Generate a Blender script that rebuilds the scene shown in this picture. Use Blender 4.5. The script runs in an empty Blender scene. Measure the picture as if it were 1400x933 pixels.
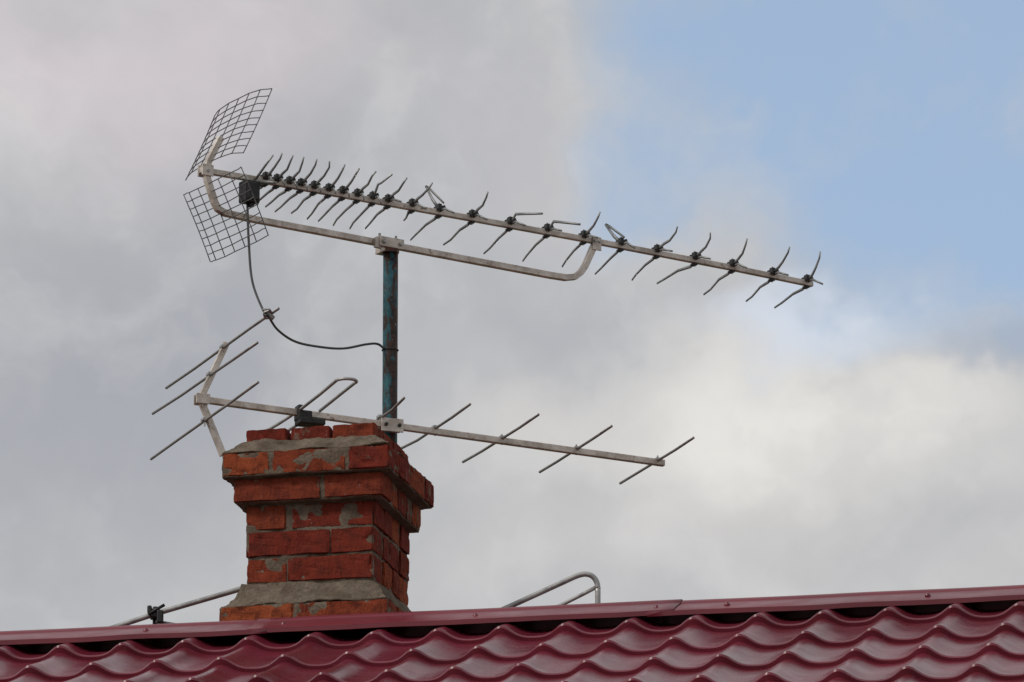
import bpy, bmesh, math, random
from mathutils import Vector as V, Matrix, noise
random.seed(7)
scene=bpy.context.scene
rad=math.radians

# ------------------------------------------------------------------ helpers
def lin(c):
    return tuple(((x/255)/12.92 if x/255<=.04045 else ((x/255+.055)/1.055)**2.4) for x in c)

def empty(name,loc):
    e=bpy.data.objects.new(name,None); e.location=loc; e.empty_display_size=.2
    scene.collection.objects.link(e); return e

def link(me,name,mat,parent=None,smooth=False):
    ob=bpy.data.objects.new(name,me); scene.collection.objects.link(ob)
    if mat:
        for m in (mat if isinstance(mat,(list,tuple)) else [mat]): me.materials.append(m)
    if parent:
        ob.parent=parent; ob.matrix_parent_inverse=Matrix.Translation(-V(parent.location))
    if smooth:
        for p in me.polygons: p.use_smooth=True
    return ob

def catmull(pts,n=8):
    pts=[V(p) for p in pts]; P=[pts[0]*2-pts[1]]+pts+[pts[-1]*2-pts[-2]]; out=[]
    for i in range(1,len(P)-2):
        a,b,c,d=P[i-1:i+3]
        for k in range(n):
            t=k/n
            out.append(.5*((2*b)+(c-a)*t+(2*a-5*b+4*c-d)*t*t+(3*b-a-3*c+d)*t**3))
    out.append(pts[-1]); return out

def sweep(bm,pts,r,sides=8,rot=0.0,ref=None,flat=1.0):
    pts=[V(p) for p in pts]; n=len(pts)
    rs=r if isinstance(r,(list,tuple)) else [r]*n
    ref=V(ref) if ref else V((0,0,1))
    rings=[]
    prev=None
    for i,p in enumerate(pts):
        t=(pts[min(i+1,n-1)]-pts[max(i-1,0)]).normalized()
        if prev is None:
            x=ref.cross(t)
            if x.length<.05: x=V((1,0,0)).cross(t)
            x.normalize()
        else:
            x=prev-t*prev.dot(t); x.normalize()
        prev=x; y=t.cross(x)
        ring=[]
        for k in range(sides):
            an=2*math.pi*k/sides+rot
            ring.append(bm.verts.new(p+(x*math.cos(an)+y*math.sin(an)*flat)*rs[i]))
        rings.append(ring)
    for i in range(n-1):
        for k in range(sides):
            k2=(k+1)%sides
            bm.faces.new((rings[i][k],rings[i][k2],rings[i+1][k2],rings[i+1][k]))
    bm.faces.new(rings[0][::-1]); bm.faces.new(rings[-1])

def mesh_from(bm,name):
    me=bpy.data.meshes.new(name); bmesh.ops.recalc_face_normals(bm,faces=bm.faces[:]); bm.to_mesh(me); bm.free(); return me

def tube(name,pts,r,mat,parent,sides=12,square=False,ref=None,flat=1.0):
    bm=bmesh.new()
    if square: sweep(bm,pts,[x*1.414 for x in r] if isinstance(r,list) else r*1.414,4,math.pi/4,ref,flat)
    else: sweep(bm,pts,r,sides,0,ref,flat)
    ob=link(mesh_from(bm,name),name,mat,parent,smooth=not square)
    if square:
        m=ob.modifiers.new("b",'BEVEL'); m.width=.0018; m.segments=2; m.limit_method='ANGLE'; m.angle_limit=rad(50)
    return ob

def addbox(bm,c,ax,half):
    vs=[]
    for sx in(-1,1):
        for sy in(-1,1):
            for sz in(-1,1):
                vs.append(bm.verts.new(V(c)+V(ax[0])*half[0]*sx+V(ax[1])*half[1]*sy+V(ax[2])*half[2]*sz))
    for f in((0,1,3,2),(4,6,7,5),(0,4,5,1),(2,3,7,6),(0,2,6,4),(1,5,7,3)):
        bm.faces.new([vs[i] for i in f])

def boxes(name,lst,mat,parent,bev=.002):
    bm=bmesh.new()
    for c,ax,h in lst: addbox(bm,c,ax,h)
    ob=link(mesh_from(bm,name),name,mat,parent)
    if bev:
        m=ob.modifiers.new("b",'BEVEL'); m.width=bev; m.segments=2; m.limit_method='ANGLE'
    return ob
XYZ=(V((1,0,0)),V((0,1,0)),V((0,0,1)))

# ------------------------------------------------------------------ materials
class NT:
    def __init__(s,mat):
        s.t=mat.node_tree; s.n=s.t.nodes; s.l=s.t.links
    def new(s,ty,**k):
        x=s.n.new(ty)
        for a,b in k.items(): setattr(x,a,b)
        return x
    def set(s,sock,v):
        if isinstance(v,bpy.types.NodeSocket): s.l.new(v,sock)
        else:
            if isinstance(v,(tuple,list)) and len(v)==3 and sock.type=='RGBA': v=(*v,1)
            sock.default_value=v
    def noise(s,vec,scale,detail=4,rough=.6,dist=0):
        x=s.new('ShaderNodeTexNoise'); s.set(x.inputs['Scale'],scale); x.inputs['Detail'].default_value=detail
        x.inputs['Roughness'].default_value=rough; x.inputs['Distortion'].default_value=dist
        if vec: s.l.new(vec,x.inputs['Vector'])
        return x
    def ramp(s,f,a,b,lo=0.0,hi=1.0,smooth=True):
        x=s.new('ShaderNodeMapRange',interpolation_type='SMOOTHSTEP' if smooth else 'LINEAR')
        s.set(x.inputs[0],f); x.inputs[1].default_value=a; x.inputs[2].default_value=b
        x.inputs[3].default_value=lo; x.inputs[4].default_value=hi
        return x.outputs[0]
    def mix(s,f,a,b,bt='MIX'):
        x=s.new('ShaderNodeMix',data_type='RGBA',blend_type=bt)
        s.set(x.inputs[0],f); s.set(x.inputs[6],a); s.set(x.inputs[7],b); return x.outputs[2]
    def math(s,op,a,b=0.0):
        x=s.new('ShaderNodeMath',operation=op); s.set(x.inputs[0],a); s.set(x.inputs[1],b); return x.outputs[0]
    def vm(s,op,a,b=(0,0,0)):
        x=s.new('ShaderNodeVectorMath',operation=op); s.set(x.inputs[0],a); s.set(x.inputs[1],b); return x
    def mapped(s,vec,sc):
        mp=s.new('ShaderNodeMapping'); s.l.new(vec,mp.inputs[0]); mp.inputs['Scale'].default_value=sc; return mp.outputs[0]

def newmat(name):
    m=bpy.data.materials.new(name); m.use_nodes=True
    n=NT(m); b=n.n['Principled BSDF']; tc=n.new('ShaderNodeTexCoord').outputs['Object']
    return m,n,b,tc

def metal(name,c1,c2,met=.4,ro=.5,scale=25,dirt=(.10,.07,.05),dirtamt=.5):
    m,n,b,tc=newmat(name)
    f=n.noise(tc,scale,4,.7).outputs[0]
    col=n.mix(n.ramp(f,.35,.65),c1,c2)
    f2=n.noise(tc,scale*2.7,4,.75).outputs[0]
    col=n.mix(n.ramp(f2,.56,.74,0,dirtamt),col,dirt)
    n.set(b.inputs['Base Color'],col); b.inputs['Metallic'].default_value=met
    n.set(b.inputs['Roughness'],n.ramp(f,.3,.7,ro-.1,ro+.15))
    bu=n.new('ShaderNodeBump'); bu.inputs['Strength'].default_value=.25; bu.inputs['Distance'].default_value=.001
    n.set(bu.inputs['Height'],f2); n.l.new(bu.outputs[0],b.inputs['Normal'])
    return m
M_alu=metal("weathered_aluminium",(.42,.36,.31),(.72,.66,.60),.35,.42,14,(.16,.09,.06),.9)
M_alu2=metal("dull_aluminium_rod",(.20,.19,.18),(.33,.31,.30),.5,.42,30)
M_arm=metal("grey_element",(.17,.18,.18),(.30,.31,.31),.5,.42,30)
M_wire=metal("mesh_wire",(.10,.10,.10),(.17,.17,.17),.4,.5,30)
M_steel=metal("galvanised_pipe",(.30,.30,.30),(.46,.46,.45),.5,.42,20,(.15,.10,.07),.6)
M_black=metal("black_plastic",(.010,.010,.011),(.025,.025,.025),0,.55,20,(.05,.045,.045),.4)
M_cable=metal("cable_rubber",(.025,.025,.027),(.05,.05,.052),0,.5,20)

M_mast,n,b,tc=newmat("flaking_teal_paint")
f=n.noise(n.mapped(tc,(24,24,6)),1.3,6,.70,.4).outputs[0]
f2=n.noise(tc,60,4,.7).outputs[0]
rust=n.mix(n.ramp(f2,.35,.65),(.014,.009,.008),(.065,.026,.016))
paint=n.mix(n.ramp(f2,.3,.7),(.010,.07,.10),(.025,.15,.18))
col=n.mix(n.ramp(f,.495,.53),rust,paint)
col=n.mix(n.ramp(n.noise(tc,90,2,.6).outputs[0],.66,.71,0,.5),col,(.3,.32,.32))
n.set(b.inputs['Base Color'],col); b.inputs['Roughness'].default_value=.6
bu=n.new('ShaderNodeBump'); bu.inputs['Strength'].default_value=.6; bu.inputs['Distance'].default_value=.002
n.set(bu.inputs['Height'],f); n.l.new(bu.outputs[0],b.inputs['Normal'])

M_mortar,n,b,tc=newmat("cement_mortar")
f=n.noise(tc,14,6,.7).outputs[0]; f2=n.noise(tc,110,6,.8).outputs[0]; f3=n.noise(tc,38,5,.75).outputs[0]
col=n.mix(n.ramp(f,.3,.7),(.155,.120,.088),(.30,.245,.19)); col=n.mix(n.ramp(f2,.45,.72,0,.6),col,(.085,.06,.045))
col=n.mix(n.ramp(f3,.56,.70,0,.6),col,(.17,.080,.055))
n.set(b.inputs['Base Color'],col); b.inputs['Roughness'].default_value=.97
b.inputs['Specular IOR Level'].default_value=.15
bu=n.new('ShaderNodeBump'); bu.inputs['Strength'].default_value=1.0; bu.inputs['Distance'].default_value=.010
n.set(bu.inputs['Height'],n.math('ADD',f2,f3)); n.l.new(bu.outputs[0],b.inputs['Normal'])

M_brick,n,b,tc=newmat("old_red_brick")
at=n.new('ShaderNodeAttribute',attribute_name='tint').outputs['Color']
sep=n.new('ShaderNodeSeparateColor'); n.l.new(at,sep.inputs[0])
sx=n.new('ShaderNodeSeparateXYZ'); n.l.new(tc,sx.inputs[0])
col=n.mix(sep.outputs[0],(.22,.036,.022),(.40,.100,.038))
col=n.mix(sep.outputs[1],col,(.17,.034,.026))
f=n.noise(tc,22,6,.7).outputs[0]; f2=n.noise(tc,140,5,.75).outputs[0]; f3=n.noise(tc,9,7,.72,.4).outputs[0]
col=n.mix(n.ramp(f,.42,.68,0,.75),col,(.10,.024,.018))
col=n.mix(n.ramp(f2,.52,.74,0,.65),col,(.04,.013,.010))
hi=n.ramp(sx.outputs[2],6.30,6.42,0,.035)
col=n.mix(n.ramp(n.math('ADD',f3,hi),.625,.69,0,.8),col,n.mix(n.ramp(f2,.4,.65),(.26,.20,.155),(.15,.09,.065)))
fg=n.noise(n.mapped(tc,(75,75,16)),1.0,5,.75).outputs[0]
col=n.mix(n.ramp(fg,.57,.69,0,.65),col,(.04,.013,.010))
fs=n.noise(n.mapped(tc,(42,42,5)),1.0,5,.6).outputs[0]
drip=n.math('MULTIPLY',n.ramp(fs,.655,.70,0,.8),n.ramp(sx.outputs[2],6.28,6.44))
col=n.mix(drip,col,(.46,.43,.39))
n.set(b.inputs['Base Color'],col); b.inputs['Roughness'].default_value=.95
b.inputs['Specular IOR Level'].default_value=.15
hh=n.math('ADD',n.math('MULTIPLY',f2,.6),fg)
bu=n.new('ShaderNodeBump'); bu.inputs['Strength'].default_value=1.0; bu.inputs['Distance'].default_value=.009
n.set(bu.inputs['Height'],hh); n.l.new(bu.outputs[0],b.inputs['Normal'])

def roofmat(name,c1,c2,ro):
    m,n,b,tc=newmat(name)
    f=n.noise(tc,3,4,.6).outputs[0]; f2=n.noise(tc,50,4,.7).outputs[0]
    col=n.mix(n.ramp(f,.35,.65),c1,c2)
    col=n.mix(n.ramp(f2,.60,.78,0,.35),col,(.20,.12,.12))
    n.set(b.inputs['Base Color'],col)
    n.set(b.inputs['Roughness'],n.ramp(n.noise(tc,9,4,.6).outputs[0],.3,.7,ro-.05,ro+.08))
    b.inputs['IOR'].default_value=1.58
    bu=n.new('ShaderNodeBump'); bu.inputs['Strength'].default_value=.12; bu.inputs['Distance'].default_value=.004
    n.set(bu.inputs['Height'],n.noise(tc,14,3,.5).outputs[0]); n.l.new(bu.outputs[0],b.inputs['Normal'])
    return m
M_roof=roofmat("wine_red_coated_steel",(.125,.0125,.024),(.165,.017,.034),.24)
M_cap=roofmat("wine_red_ridge_steel",(.14,.016,.028),(.18,.022,.036),.34)
M_plaster=metal("house_plaster",(.55,.48,.36),(.62,.55,.43),0,.9,2,(.3,.26,.2),.3)
M_glass=metal("window_glass",(.03,.035,.04),(.04,.045,.05),.2,.12,2,(.05,.05,.05),.1)
M_white=metal("white_frame",(.75,.75,.73),(.8,.8,.78),0,.5,5,(.5,.5,.48),.2)

# ------------------------------------------------------------------ chimney
chim_o=V((-.56,0,0)); th=rad(13.3)
cu=V((math.cos(th),-math.sin(th),0)); cw=V((math.sin(th),math.cos(th),0)); cz=V((0,0,1))
chim=empty("brick_chimney",(-.56,0,5.5))
def cP(u,w,z): return chim_o+cu*u+cw*w+cz*z
bmB=bmesh.new(); tint=bmB.loops.layers.color.new('tint')
def brick(u0,u1,w0,w1,z0,z1):
    tb=bmesh.new(); bmesh.ops.create_cube(tb,size=2.0)
    bmesh.ops.subdivide_edges(tb,edges=tb.edges[:],cuts=11,use_grid_fill=True)
    hu,hw,hz=(u1-u0)/2,(w1-w0)/2,(z1-z0)/2
    jr=random.uniform(-.014,.014); jo=random.uniform(-.004,.004); jo2=random.uniform(-.004,.004)
    tint_c=(random.random(),random.random()**2*.7,random.random(),1)
    seed=V((random.random()*50,random.random()*50,random.random()*50))
    m={}
    for v in tb.verts:
        c=[math.copysign(1-(1-abs(x))**1.5,x) if abs(x)<1 else x for x in v.co]
        e=sum(1 for x in c if abs(x)>.999)
        q=V((c[0]*hu,c[1]*hw,c[2]*hz))
        pull=0
        if e>=2: pull=.0025+max(0,noise.noise(q*24+seed*1.3))*.014+max(0,noise.noise(q*70+seed))*.006
        elif e==1: pull=max(0,noise.noise(q*38+seed*1.7)-.1)*.011
        q2=V([q[i]-(math.copysign(pull,c[i]) if abs(c[i])>.999 else 0) for i in range(3)])
        q2+=V([noise.noise(q*16+seed+V((i*9,0,0)))*.0028 for i in range(3)])
        x=q2.x*math.cos(jr)-q2.y*math.sin(jr); y=q2.x*math.sin(jr)+q2.y*math.cos(jr)
        m[v]=bmB.verts.new(cP((u0+u1)/2+x+jo,(w0+w1)/2+y+jo2,(z0+z1)/2+q2.z+q2.x*jr*.6))
    for f in tb.faces:
        nf=bmB.faces.new([m[v] for v in f.verts])
        for l in nf.loops: l[tint]=tint_c
    tb.free()
J=.0042
def course(hu,hw,z0,z1,fs,ss,frontfull=True):
    B=.115
    z0+=J;z1-=J*.6
    fr=[-hu]+[ -hu+2*hu*f for f in fs]+[hu]
    if frontfull:
        sd=[-hw+B]+[-hw+B+(2*hw-2*B)*f for f in ss]+[hw-B]
    else:
        fr=[-hu+B]+[-hu+B+(2*hu-2*B)*f for f in fs]+[hu-B]
        sd=[-hw]+[-hw+2*hw*f for f in ss]+[hw]
    for i in range(len(fr)-1):
        a=fr[i]+(J if i or not frontfull else 0); c=fr[i+1]-(J if i<len(fr)-2 or not frontfull else 0)
        brick(a,c,-hw,-hw+B-J,z0,z1); brick(a,c,hw-B+J,hw,z0,z1)
    for i in range(len(sd)-1):
        a=sd[i]+(J if i or frontfull else 0); c=sd[i+1]-(J if i<len(sd)-2 or frontfull else 0)
        brick(hu-B+J,hu,a,c,z0,z1); brick(-hu,-hu+B-J,a,c,z0,z1)
bx,by=.200,.215
course(bx,by,6.497,6.577,[.33,.66],[.5])
course(.265,.272,6.415,6.492,[.29,.75],[.45])
course(.232,.245,6.337,6.415,[.60],[.33,.75],True)
z=6.337
course(bx,by,z-.082,z,[.32],[.5]); z-=.082
course(bx,by,z-.082,z,[.66],[.4]); z-=.082
course(bx,by,z-.082,z,[.33],[.55]); z-=.082
for k in range(4):
    course(.262,.272,6.018-.08*(k+1),6.018-.08*k,[.45] if k%2==0 else [.3,.75],[.45] if k%2==0 else [.6],k%2==0)
me=mesh_from(bmB,"bricks"); link(me,"bricks",M_brick,chim)
def rough_frustum(bm,levels,cuts=44,amp=.004,seedv=0,cap=True):
    rings=[]
    for li,(hu,hw,z) in enumerate(levels):
        ring=[]
        for s in range(4):
            for k in range(cuts):
                f=-1+2*k/cuts
                u,w=[(f*hu,-hw),(hu,f*hw),(-f*hu,hw),(-hu,-f*hw)][s]
                p=V((u,w,z)); d=noise.noise(p*14+V((seedv,0,0)))*amp*2+noise.noise(p*50)*amp+noise.noise(p*110)*amp*.6
                dz=noise.noise(p*11+V((0,seedv,5)))*amp*2.0+noise.noise(p*60+V((0,seedv,5)))*amp*.7
                ring.append(bm.verts.new(cP(u*(1+d/hu),w*(1+d/hw),z+dz)))
        rings.append(ring)
    N=len(rings[0])
    for a,b_ in zip(rings,rings[1:]):
        for k in range(N):
            bm.faces.new((a[k],a[(k+1)%N],b_[(k+1)%N],b_[k]))
    if cap:
        bm.faces.new(rings[0]); bm.faces.new(rings[-1][::-1])
def levels(hu,hw,z0,z1,n):
    return [(hu,hw,z0+(z1-z0)*i/n) for i in range(n+1)]
bm=bmesh.new()
rec=.005
rough_frustum(bm,levels(bx-rec,by-rec,6.08,6.345,22),70,amp=.0026,seedv=3)
rough_frustum(bm,levels(.262-rec,.272-rec,5.5,6.014,36),70,amp=.0026,seedv=9)
rough_frustum(bm,levels(.232-rec,.245-rec,6.338,6.42,8),70,amp=.0022,seedv=12)
rough_frustum(bm,levels(.265-rec,.272-rec,6.416,6.486,8),70,amp=.0022,seedv=15)
rough_frustum(bm,levels(bx-rec,by-rec,6.48,6.515,4),70,amp=.002,seedv=19)
link(mesh_from(bm,"mortar_joints"),"mortar_joints",M_mortar,chim,True)
bm=bmesh.new()
def flaunch(hb,hbw,zb,ht,htw,zt,sv):
    L=[(hb-.03,hbw-.03,zb-.004),(hb-.010,hbw-.010,zb-.002)]
    for i in range(12):
        t=i/11; L.append((hb-.006+(ht-hb+.006)*t+.002,hbw-.006+(htw-hbw+.006)*t+.002,zb+.001+(zt-zb)*(t**1.1)))
    L.append((ht-.02,htw-.02,zt+.006))
    rough_frustum(bm,L,90,amp=.0050,seedv=sv)
flaunch(.262,.268,6.492,bx+.002,by+.002,6.536,31)
flaunch(.260,.270,6.018,bx+.002,by+.002,6.088,44)
link(mesh_from(bm,"cement_flaunching"),"cement_flaunching",M_mortar,chim,True)

# ------------------------------------------------------------------ roof / house
ry=rad(11.5); rr=V((math.cos(ry),-math.sin(ry),0)); rd=V((-math.sin(ry),-math.cos(ry),0))
RP=V((-.36,-.45,5.935)); pitch=rad(21.8)
house=empty("red_roof_house",(RP.x,RP.y,0))
def rP(s,d,z): return RP+rr*s+rd*d+V((0,0,z))
WAVE=.190; ROW=.35; AMP=.028
def wave(s):
    x=(s/WAVE)%1.0
    c=.5+.5*math.cos(2*math.pi*x+.45*math.sin(2*math.pi*x))
    return AMP*(c**1.1)
def sheet(name,side,s0,s1,nrow,per_w,hires=True):
    cp,sp=math.cos(pitch),math.sin(pitch)
    nx=int((s1-s0)/WAVE*per_w)
    fr=[0,.03,.15,.35,.55,.75,.90,.96,.985,1.0] if hires else [0,.5,.97,1.0]
    prof=[]; d0=.225-ROW
    for r in range(nrow):
        for f in fr:
            lift=.022*min(1,f/.96)**1.5 if f<.97 else (.0225 if f<1 else .017)
            prof.append((d0+r*ROW+f*ROW,lift))
    bm=bmesh.new(); rings=[]
    for dd,lift in prof:
        if dd<.0: continue
        ring=[]
        for i in range(nx+1):
            s=s0+(s1-s0)*i/nx
            sn=int(math.floor((s+.55)/(WAVE*6)))
            w=wave(s)
            h=w+lift*(.6+.4*w/AMP)+(.0018 if sn%2 else 0)+noise.noise(V((s*1.3,dd*1.3,side)))*.002+noise.noise(V((s*6,dd*5,side+4)))*.0008
            sc=.012*(w/AMP-.5)+(.004 if sn%2 else 0)
            d=(dd+sc)*cp+h*sp; zz=-(dd+sc)*sp+h*cp-AMP-.036
            ring.append(bm.verts.new(rP(s,side*d,zz)))
        rings.append(ring)
    for a,b_ in zip(rings,rings[1:]):
        for i in range(nx): bm.faces.new((a[i],a[i+1],b_[i+1],b_[i]))
    me=mesh_from(bm,name); ob=link(me,name,M_roof,house,True)
    me.set_sharp_from_angle(angle=rad(35))
    return ob
sheet("metal_tile_roof_front",1,-5.4,5.4,12,18)
sheet("metal_tile_roof_back",-1,-5.4,5.4,12,8,False)
def cap_piece(s0,s1,lift):
    cp,sp=math.cos(pitch),math.sin(pitch)
    F=.160
    half=[(F*cp-.006,-F*sp-.015),(F*cp+.002,-F*sp-.016),(F*cp+.003,-F*sp-.003),(F*cp-.004,-F*sp+.001),(F*cp*.8,-F*sp*.8+.0),(F*cp*.5,-F*sp*.5),(.040,-.040*sp/cp-.001),(.036,-.0165),(.030,-.009),(.018,-.002),(0,0)]
    full=half+[(-a,b) for a,b in half[-2::-1]]
    n=max(2,int((s1-s0)/.05)); bm=bmesh.new(); rings=[]
    for i in range(n+1):
        s=s0+(s1-s0)*i/n
        wob=noise.noise(V((s*2.2,lift*100,1)))*.003
        ring=[bm.verts.new(rP(s,d,z+lift+wob+(noise.noise(V((s*5,d*9,3)))*.003 if abs(d)>.1 else 0))) for d,z in full]
        rings.append(ring)
    for a,b_ in zip(rings,rings[1:]):
        for i in range(len(full)-1): bm.faces.new((a[i],a[i+1],b_[i+1],b_[i]))
    me=mesh_from(bm,"ridge_cap"); ob=link(me,"ridge_cap",M_cap,house,True)
    me.set_sharp_from_angle(angle=rad(40))
    so=ob.modifiers.new("s",'SOLIDIFY'); so.thickness=.0016; so.offset=0
seams=[-5.4,-3.55,-1.9,-.34,.86,2.3,3.9,5.4]
for i in range(len(seams)-1):
    cap_piece(seams[i]-.06,seams[i+1]+(.02 if i%2 else 0),.004 if i%2 else 0)
bm=bmesh.new()
cp,sp=math.cos(pitch),math.sin(pitch)
for s in [-5,-4.2,-3.4,-2.6,-1.75,-1.2,-.72,-.30,.28,.82,1.03,1.62,2.4,3.2,4.0,4.8]:
    c=rP(s,.118*cp,-.118*sp+.005); nrm=(rd*sp+V((0,0,cp))).normalized()
    sweep(bm,[c-nrm*.006,c,c+nrm*.002,c+nrm*.006],[.009,.009,.006,.005],10,0,rr)
link(mesh_from(bm,"ridge_screws"),"ridge_screws",M_cap,house,True)
def wall_prism():
    bm=bmesh.new(); e=3.9
    pts=[]
    for s in(-5.1,5.1):
        pts.append([bm.verts.new(rP(s,d,z)) for d,z in((e-.3,-RP.z),(e-.3,-(e-.3)*math.tan(pitch)-.12),(0,-.12),(-e+.3,-(e-.3)*math.tan(pitch)-.12),(-e+.3,-RP.z))])
    a,b_=pts
    bm.faces.new(a); bm.faces.new(b_[::-1])
    for i in (0,1,2,3): bm.faces.new((a[i],b_[i],b_[i+1],a[i+1]))
    link(mesh_from(bm,"walls"),"walls",M_plaster,house)
wall_prism()
wl=[];gl=[]
for side in(1,-1):
    for s in(-3.6,-1.2,1.2,3.6):
        for zc in(1.6,3.3):
            c=RP+rr*s+rd*side*3.6; c.z=zc
            hh=.62 if zc<2 else .42
            gl.append((c+rd*side*.015,(rr,rd,cz),(.5,.012,hh)))
            for dx in(-.53,0,.53): wl.append((c+rr*dx+rd*side*.03,(rr,rd,cz),(.03,.03,hh+.06)))
            for dz in(-hh-.03,hh+.03): wl.append((c+V((0,0,dz))+rd*side*.032,(rr,rd,cz),(.56,.034,.03)))
boxes("window_glass",gl,M_glass,house,0); boxes("window_frames",wl,M_white,house,.004)
for side in(1,-1):
    e=4.02*cp
    p=[rP(s,side*(e+.05),-e*math.tan(pitch)-.10) for s in(-5.4,5.4)]
    tube("gutter",p,.06,M_cap,house)

# ------------------------------------------------------------------ mast
mast=empty("antenna_mast",(-.38,.32,5.5))
tube("mast_pipe",[(-.38,.32,5.35+.25*i) for i in range(8)]+[(-.38,.32,7.300)],.0235,M_mast,mast,28)
tube("mast_collar",[(-.38,.32,7.270),(-.38,.32,7.304)],.0265,M_steel,mast,28)
boxes("wall_bracket",[((-.40,.285,6.2),(cu,cw,cz),(.05,.03,.02)),((-.40,.285,5.9),(cu,cw,cz),(.05,.03,.02))],M_steel,mast)

# ------------------------------------------------------------------ UHF antenna
def mk(yaw,O):
    y=rad(yaw); b_=V((math.cos(y),math.sin(y),0)); n_=V((math.sin(y),-math.cos(y),0))
    return (lambda t,n,z: O+b_*t+n_*n+V((0,0,z))),b_,n_
A,Ab,An=mk(33,V((-.38,.29,7.3)))
uhf=empty("tv_antenna",(-.38,.29,7.3))
def bz(t):
    k=[(-.68,.120),(-.465,.1225),(.18,.122),(.731,.121),(1.3,.115),(1.62,.108)]
    for (a,x),(c,y) in zip(k,k[1:]):
        if t<=c: return x+(y-x)*(t-a)/(c-a)
    return k[-1][1]
tube("boom",[A(-.69+.11*i,0,bz(-.69+.11*i)) for i in range(22)],.0088,M_alu,uhf,square=True)
br=[(-.620,.236),(-.664,.150),(-.672,.120),(-.665,.090),(-.640,.025),(-.628,.006),(-.605,-.004),(-.503,-.008),(-.25,-.010),(0,-.013),(.3,-.016),(.600,-.019),(.655,-.018),(.690,-.010),(.712,.008),(.728,.030),(.768,.112)]
tube("lower_brace",[A(t,.001,z) for t,z in br],.0098,M_alu,uhf,square=True)
boxes("brace_end_plate",[(A(.768,.012,.110),(Ab,An,cz),(.016,.003,.022)),(A(-.672,.013,.120),(Ab,An,cz),(.020,.003,.018)),(A(-.672,-.012,.120),(Ab,An,cz),(.020,.003,.018))],M_alu,uhf,.001)
boxes("mast_clamp",[(A(-.01,-.008,.002),(Ab,An,cz),(.046,.030,.0035)),(A(-.01,.024,-.012),(Ab,An,cz),(.044,.003,.016)),(A(-.058,.015,-.018),(Ab,An,cz),(.010,.006,.016)),(A(.01,-.035,-.02),(Ab,An,cz),(.026,.03,.010))],M_alu,uhf,.001)
bm=bmesh.new()
for t in(-.04,.02):
    sweep(bm,[A(t,.026,-.012),A(t,.036,-.012)],.007,6); sweep(bm,[A(t,.0,-.03),A(t,.0,.02)],.004,8)
for t in(.760,.776,-.672):
    sweep(bm,[A(t,.010,.118),A(t,.020,.118)],.005,6)
link(mesh_from(bm,"clamp_bolts"),"clamp_bolts",M_steel,uhf)
def grid(name,h0,h1,sgn):
    bm=bmesh.new(); W=.175; nr=10
    (t0,z0),(t1,z1)=h0,h1
    nv=V((z1-z0,-(t1-t0))).normalized()
    if nv.x>0: nv=-nv
    def pt(f,g):
        bul=.028*(1-abs(g)**3.5)-.004*math.sin(f*3)
        return A(t0+(t1-t0)*f+nv.x*bul*.6,g*W,z0+(z1-z0)*f+nv.y*bul)
    gs=[-1,-.93,-.8,-.7,-.35,0,.35,.7,.8,.93,1]
    for i in range(nr):
        f=i/(nr-1); sweep(bm,[pt(f+random.uniform(-.006,.006),g) for g in gs],.0016,6)
    for g in (-1,-.70,-.35,0,.35,.70,1):
        sweep(bm,[pt(k/6,g)+V((0,.003,0)) for k in range(7)],.0016,6)
    link(mesh_from(bm,name),name,M_wire,uhf,True)
grid("reflector_grid_upper",(-.641,.140),(-.542,.362),1)
grid("reflector_grid_lower",(-.648,.092),(-.549,-.110),-1)
E=[(-.458,[(96,188)],(-105,92)),(-.417,[(96,187)],(-123,83)),(-.372,[(90,191)],(-136,86)),(-.330,[(94,190)],(-145,79)),(-.282,[(100,188)],(-127,77)),
(-.229,[(96,189)],(-126,67)),(-.178,[(94,186)],(-139,71)),(-.124,[(104,183)],(-148,69)),(-.068,[(34,166),(122,176)],(-134,63)),
(-.011,[(107,179)],(-130,71)),(.078,[(116,175)],(-47,91)),(.179,[(-78,228),(30,146)],(-173,75)),(.302,[(98,185)],(-163,75)),
(.445,[(34,151),(186,116)],(-150,65)),(.586,[(38,148),(189,102)],(-149,63)),(.726,[(93,189)],(-127,60)),(.869,[(-88,214),(25,143)],(-144,61)),
(1.008,[(125,175)],(-148,64)),(1.156,[(96,186)],(-210,89)),(1.303,[(92,190)],(-159,62)),(1.462,[(100,186)],(-150,62)),(1.599,[(79,197)],(-179,67))]
bmA=bmesh.new(); bmI=bmesh.new(); bmS=bmesh.new()
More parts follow.
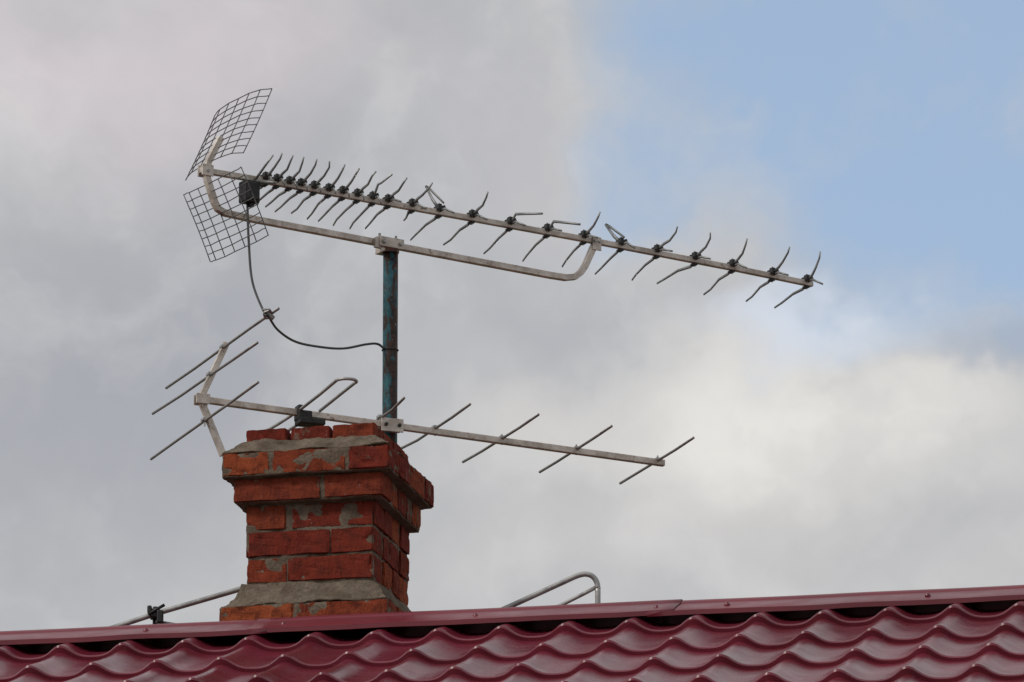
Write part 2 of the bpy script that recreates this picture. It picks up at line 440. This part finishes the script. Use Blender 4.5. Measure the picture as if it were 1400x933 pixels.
for i,(t,up,lo) in enumerate(E):
    zc=bz(t); rj=lambda a: random.uniform(-a,a)
    def arm(pts,r0=.0068,r1=.0036):
        P=[A(t+a,n_,z_) for a,n_,z_ in pts]; m=len(P)
        sweep(bmA,P,[r0+(r1-r0)*k/(m-1) for k in range(m)],6,0,Ab,.6)
    u=[(x/1000,y/1000) for x,y in up]
    if len(u)==1:
        n1,z1=u[0]; arm([(0,.004,zc+.010),(0,.018+n1*.18,zc+.022),(rj(.003),n1*.45+.016,zc+(z1-zc)*.46),(rj(.004),n1*.8+.006,zc+(z1-zc)*.79),(rj(.006),n1,z1)])
    else:
        (n1,z1),(n2,z2)=u; arm([(0,.002,zc+.010),(0,n1*.5,zc+(z1-zc)*.5),(0,n1,z1),(.002,n1*.8+n2*.2,z1*.82+z2*.18),(rj(.004),n2,z2)])
    n1,z1=lo[0]/1000,lo[1]/1000
    arm([(0,-.004,zc-.006),(0,-.022,zc-.014),(rj(.003),n1*.45,zc+(z1-zc)*.42),(rj(.004),n1*.8,zc+(z1-zc)*.80),(rj(.005),n1,z1)])
    L=(.082 if i>8 else .045)+rj(.006)
    arm([(0,.004,zc+.004),(.002,.030,zc+.006),(.002,L,zc-.018+rj(.006))],.0052,.003)
    arm([(0,-.004,zc+.010),(-.002,-.03,zc+.016),(-.003,-.052+rj(.01),zc+.022+rj(.006))],.005,.003)
    addbox(bmI,A(t,0,zc+.014),(Ab,An,cz),(.011,.016,.0065))
    addbox(bmI,A(t,0,zc+.023),(Ab,An,cz),(.006,.009,.005))
    addbox(bmI,A(t,.013,zc+.012),((Ab+cz*.5).normalized(),An,(cz-Ab*.5).normalized()),(.015,.005,.005))
    addbox(bmI,A(t,-.005,zc-.012),(Ab,An,cz),(.007,.012,.004))
    sweep(bmS,[A(t,0,zc-.020),A(t,0,zc+.032)],.0025,6)
link(mesh_from(bmA,"elements"),"elements",M_arm,uhf,True)
ob=link(mesh_from(bmI,"insulators"),"insulators",M_black,uhf); m=ob.modifiers.new("b",'BEVEL'); m.width=.0015; m.segments=2
link(mesh_from(bmS,"element_screws"),"element_screws",M_steel,uhf)
bm=bmesh.new()
for pts in ([(-.50,.012,.118),(-.495,.06,.150),(-.49,.10,.175)],[(-.50,.012,.112),(-.495,.07,.095),(-.49,.12,.082)],[(-.50,-.012,.118),(-.495,-.06,.150),(-.49,-.11,.160)]):
    sweep(bm,[A(*q) for q in pts],[.006,.005,.0035],6,0,Ab,.6)
link(mesh_from(bm,"dipole"),"dipole",M_arm,uhf,True)
boxes("junction_box",[(A(-.522,.012,.072),(Ab,An,cz),(.026,.022,.034)),(A(-.522,.036,.072),(Ab,An,cz),(.021,.003,.028)),(A(-.500,.0,.105),(Ab,An,cz),(.020,.018,.008)),(A(-.516,.014,.033),(Ab,An,cz),(.008,.008,.008))],M_black,uhf,.004)

# ------------------------------------------------------------------ VHF antenna
B,Bb,Bn=mk(21,V((-.38,.27,6.7)))
vhf=empty("tv_antenna.001",(-.38,.27,6.7))
def vz(t): return -.0415*t
tube("boom",[B(-.63+.155*i,0,vz(-.63+.155*i)) for i in range(11)],.0098,M_alu,vhf,square=True)
tube("reflector_bracket",[B(t,-.002,z) for t,z in((-.535,.213),(-.575,.122),(-.612,.040),(-.616,.026),(-.610,.010),(-.580,-.055),(-.541,-.145))],.0095,M_alu,vhf,square=True)
boxes("reflector_plates",[(B(-.612,.011,.026),(Bb,Bn,cz),(.022,.003,.016)),(B(-.612,-.015,.026),(Bb,Bn,cz),(.022,.003,.016))],M_alu,vhf,.001)
rods=[(-.546,.196,(-.551,.204),(.511,.190)),(-.588,.101,(-.561,.119),(.445,.096)),(-.603,-.042,(-.538,-.035),(.513,-.046)),
(-.030,.013,(-.339,.030),(.224,.030)),(.151,-.003,(-.319,.012),(.297,.010)),(.373,-.012,(-.344,-.002),(.315,-.007)),(.623,-.022,(-.316,-.019),(.296,-.016)),(.898,-.033,(-.321,-.030),(.300,-.029))]
bm=bmesh.new(); bmI=bmesh.new()
for t,z,a,c in rods:
    j=random.uniform(-.004,.004)
    sweep(bm,[B(t+j,a[0],a[1]),B(t,(a[0])*.5,(a[1]+z)*.5),B(t,0,(z+(a[1]+c[1])/2)/2),B(t,c[0]*.5,(c[1]+z)*.5),B(t-j,c[0],c[1])],.0044,10)
    addbox(bmI,B(t,.0,(z+(a[1]+c[1])/2)/2+.004),(Bb,Bn,cz),(.009,.013,.0035))
    sweep(bmI,[B(t,0,z-.016),B(t,0,z+.018)],.003,6)
link(mesh_from(bm,"element_rods"),"element_rods",M_alu2,vhf,True)
link(mesh_from(bmI,"rod_clips"),"rod_clips",M_steel,vhf)
def dip(sg,L):
    t1,t2,z1,z2=-.300,-.236,.018,.020
    p=[(t1,0,z1),(t1,L*.5*sg,z1+.004),(t1,(L-.05)*sg,z1+.010)]
    c=(t1+t2)/2; r=(t2-t1)/2
    for k in range(0,9):
        a=math.pi*k/8; p.append((c-r*math.cos(a),(L-.045+math.sin(a)*.035)*sg,(z1+z2)/2+.010))
    p+= [(t2,(L-.05)*sg,z2+.010),(t2,L*.5*sg,z2+.006),(t2,.02*sg,z2)]
    return [B(*q) for q in p]
bm=bmesh.new(); sweep(bm,dip(1,.395),.0052,10); sweep(bm,dip(-1,.36),.0052,10)
link(mesh_from(bm,"folded_dipole"),"folded_dipole",M_steel,vhf,True)
boxes("dipole_box",[(B(-.262,.004,-.016),(Bb,Bn,cz),(.042,.028,.010)),(B(-.285,.004,.002),(Bb,Bn,cz),(.022,.026,.014)),(B(-.30,.006,.020),(Bb,Bn,cz),(.008,.02,.014))],M_black,vhf,.004)
boxes("mast_clamp",[(B(.004,.0155,-.002),(Bb,Bn,cz),(.036,.0035,.021)),(B(.004,-.012,.0),(Bb,Bn,cz),(.034,.004,.018)),(B(.004,-.078,.0),(Bb,Bn,cz),(.036,.0035,.016))],M_alu,vhf,.001)
bm=bmesh.new()
for t in(-.018,.026): sweep(bm,[B(t,-.085,-.002),B(t,.025,-.002)],.006,6)
link(mesh_from(bm,"clamp_bolts"),"clamp_bolts",M_black,vhf)

# ------------------------------------------------------------------ cable
cab=empty("coaxial_cable",(-.737,-.36,6.88))
pts=[(-.817,.0,7.345),(-.816,-.01,7.32),(-.809,-.06,7.200),(-.7916,-.18,7.037),(-.748,-.352,6.892),(-.735,-.358,6.878),(-.709,-.25,6.864),(-.659,-.1,6.868),(-.585,.05,6.892),(-.520,.15,6.915),(-.455,.25,6.955),(-.420,.292,6.968),(-.398,.300,6.955)]
tube("cable",catmull(pts,8),.0038,M_cable,cab,8)
tube("tie_knot",catmull([(-.752,-.352,6.900),(-.732,-.368,6.897),(-.726,-.352,6.882),(-.742,-.342,6.876),(-.748,-.364,6.886),(-.732,-.372,6.892)],6),.0034,M_steel,cab,8)
boxes("cable_connector",[((-.733,-.355,6.884),(V((.75,.1,-.65)),V((-.1,1,0)),V((.65,0,.75))),(.019,.007,.007))],M_alu2,cab,.003)
tube("mast_tie",[(-.38+.0255*math.cos(a),.32+.0255*math.sin(a),6.955) for a in [i*math.pi/8 for i in range(17)]],.002,M_cable,cab,6)

# ------------------------------------------------------------------ bent pipes behind the ridge
hoop=empty("bent_pipe_rail",(.26,.10,5.62))
hp=[(-.30,.10,5.952),(-.0108,.10,6.084),(.150,.10,6.159),(.195,.10,6.180),(.222,.10,6.187),(.243,.10,6.182),(.257,.10,6.166),(.262,.10,6.142),(.262,.10,6.093),(.262,.10,5.60)]
tube("pipe_bend",catmull(hp,5),.0085,M_steel,hoop,12)
tube("pipe_brace",[(-.30,.11,5.865),(.145,.11,6.090),(.225,.11,6.131),(.262,.105,6.150)],.0062,M_steel,hoop,10)
lp=empty("clamped_pipe",(-1.092,.15,5.7))
tube("pipe",[(-2.0,.15,5.79),(-1.274,.15,6.012),(-1.092,.15,6.074),(-.811,.15,6.158),(-.72,.15,6.185)],.0085,M_steel,lp,12)
tube("post",[(-1.092,.17,5.60),(-1.092,.17,6.10)],.0085,M_black,lp,10)
boxes("pipe_clamp",[((-1.092,.155,6.074),XYZ,(.016,.022,.014)),((-1.075,.13,6.060),XYZ,(.010,.012,.020)),((-1.108,.14,6.084),XYZ,(.007,.014,.012))],M_black,lp,.004)
tube("clamp_bolt",[(-1.112,.13,6.068),(-1.062,.13,6.098)],.005,M_black,lp,8)
tube("stub",[(-1.09,.15,6.050),(-1.03,.15,6.040),(-.99,.15,6.030)],.0055,M_steel,lp,10)

# ------------------------------------------------------------------ ground
bm=bmesh.new(); S=1500; q=[bm.verts.new(v) for v in((-S,-S,0),(S,-S,0),(S,S,0),(-S,S,0))]; bm.faces.new(q)
M_g,n,b,tc=newmat("grass")
f=n.noise(tc,.6,6,.65).outputs[0]; f2=n.noise(tc,14,4,.7).outputs[0]
col=n.mix(n.ramp(f,.35,.65),(.05,.075,.022),(.09,.11,.04)); col=n.mix(n.ramp(f2,.5,.7,0,.6),col,(.035,.045,.018))
n.set(b.inputs['Base Color'],col); b.inputs['Roughness'].default_value=.95
link(mesh_from(bm,"ground"),"ground",M_g)

# ------------------------------------------------------------------ world: Nishita sky behind procedural clouds
w=bpy.data.worlds.new("World"); scene.world=w; w.use_nodes=True
n=NT(w); bg=n.n['Background']
sky=n.new('ShaderNodeTexSky',sky_type='NISHITA'); sky.sun_disc=False
sky.sun_elevation=rad(42); sky.sun_rotation=rad(240); sky.altitude=100; sky.air_density=1.0; sky.dust_density=.3; sky.ozone_density=3.0
tc=n.new('ShaderNodeTexCoord').outputs['Generated']
wn=n.noise(tc,20,5,.57)
wv=n.vm('SCALE',n.vm('SUBTRACT',wn.outputs['Color'],(.5,.5,.5)).outputs[0]); wv.inputs['Scale'].default_value=.060
D=n.vm('ADD',tc,wv.outputs[0]).outputs[0]
def blob(x,z,rx,rz,inner=0.0):
    s=n.vm('SUBTRACT',D,(x,0,z)).outputs[0]; m=n.vm('MULTIPLY',s,(1/rx,0,1/rz)).outputs[0]
    return n.ramp(n.vm('LENGTH',m).outputs['Value'],inner,1.0,1.0,0.0)
K=10.0
def C(c): return tuple(x*K for x in lin(c))
f1=n.noise(tc,20,4,.5,.3).outputs[0]; f2=n.noise(D,44,5,.52).outputs[0]
cloud=n.mix(n.ramp(f1,.3,.7),C((178,180,184)),C((196,196,197)))
def over(col,mask,c,amt):
    return n.mix(n.math('MULTIPLY',mask,amt),col,C(c))
cloud=over(cloud,blob(-.060,.255,.070,.040),(166,169,176),.9)
cloud=over(cloud,blob(-.060,.302,.060,.022),(208,201,205),.9)
cloud=over(cloud,blob(-.006,.290,.034,.020),(190,190,194),.7)
cloud=over(cloud,blob(.008,.268,.040,.016),(176,179,184),.7)
cloud=over(cloud,blob(.046,.246,.056,.024),(232,230,225),1.0)
cloud=over(cloud,blob(.012,.250,.024,.012),(206,204,202),.7)
cloud=over(cloud,blob(.030,.228,.050,.014),(202,201,200),.7)
cloud=over(cloud,blob(.074,.260,.018,.009),(170,176,186),.9)
cloud=over(cloud,blob(.050,.264,.026,.010),(212,221,234),.85)
cloud=n.mix(n.ramp(f2,.45,.75,0,.24),cloud,C((234,233,232)))
cloud=n.mix(n.ramp(f2,.5,.25,0,.18),cloud,C((158,161,170)))
gap=n.math('MAXIMUM',blob(.052,.308,.046,.038,.5),blob(.080,.290,.050,.038,.5))
gap=n.math('MAXIMUM',gap,n.math('MULTIPLY',blob(.026,.288,.018,.014,.2),.7))
thin=n.mix(.42,n.vm('MULTIPLY',sky.outputs[0],(1.0,1.10,1.14)).outputs[0],C((206,224,244)))
gapm=n.math('MULTIPLY',gap,n.ramp(f2,.80,.45,.55,1.0))
col=n.mix(gapm,cloud,thin)
n.l.new(col,bg.inputs[0]); bg.inputs[1].default_value=.1

sd=bpy.data.lights.new("sun",'SUN'); sd.energy=1.7; sd.angle=rad(10); sd.color=(1,.94,.86)
so=bpy.data.objects.new("sun",sd); scene.collection.objects.link(so)
az=rad(240); el=rad(42); dirv=V((math.sin(az)*math.cos(el),math.cos(az)*math.cos(el),math.sin(el)))
so.rotation_euler=dirv.to_track_quat('Z','Y').to_euler()

# ------------------------------------------------------------------ camera
cd=bpy.data.cameras.new("camera"); cam=bpy.data.objects.new("camera",cd); scene.collection.objects.link(cam)
cam.location=(0,-19.5,1.6); cam.rotation_euler=(rad(90+15.2),0,0)
cd.sensor_width=36; cd.lens=9000/1400*36; cd.clip_start=.1; cd.clip_end=4000
scene.camera=cam
scene.view_settings.view_transform='Standard'; scene.view_settings.look='None'; scene.view_settings.exposure=0
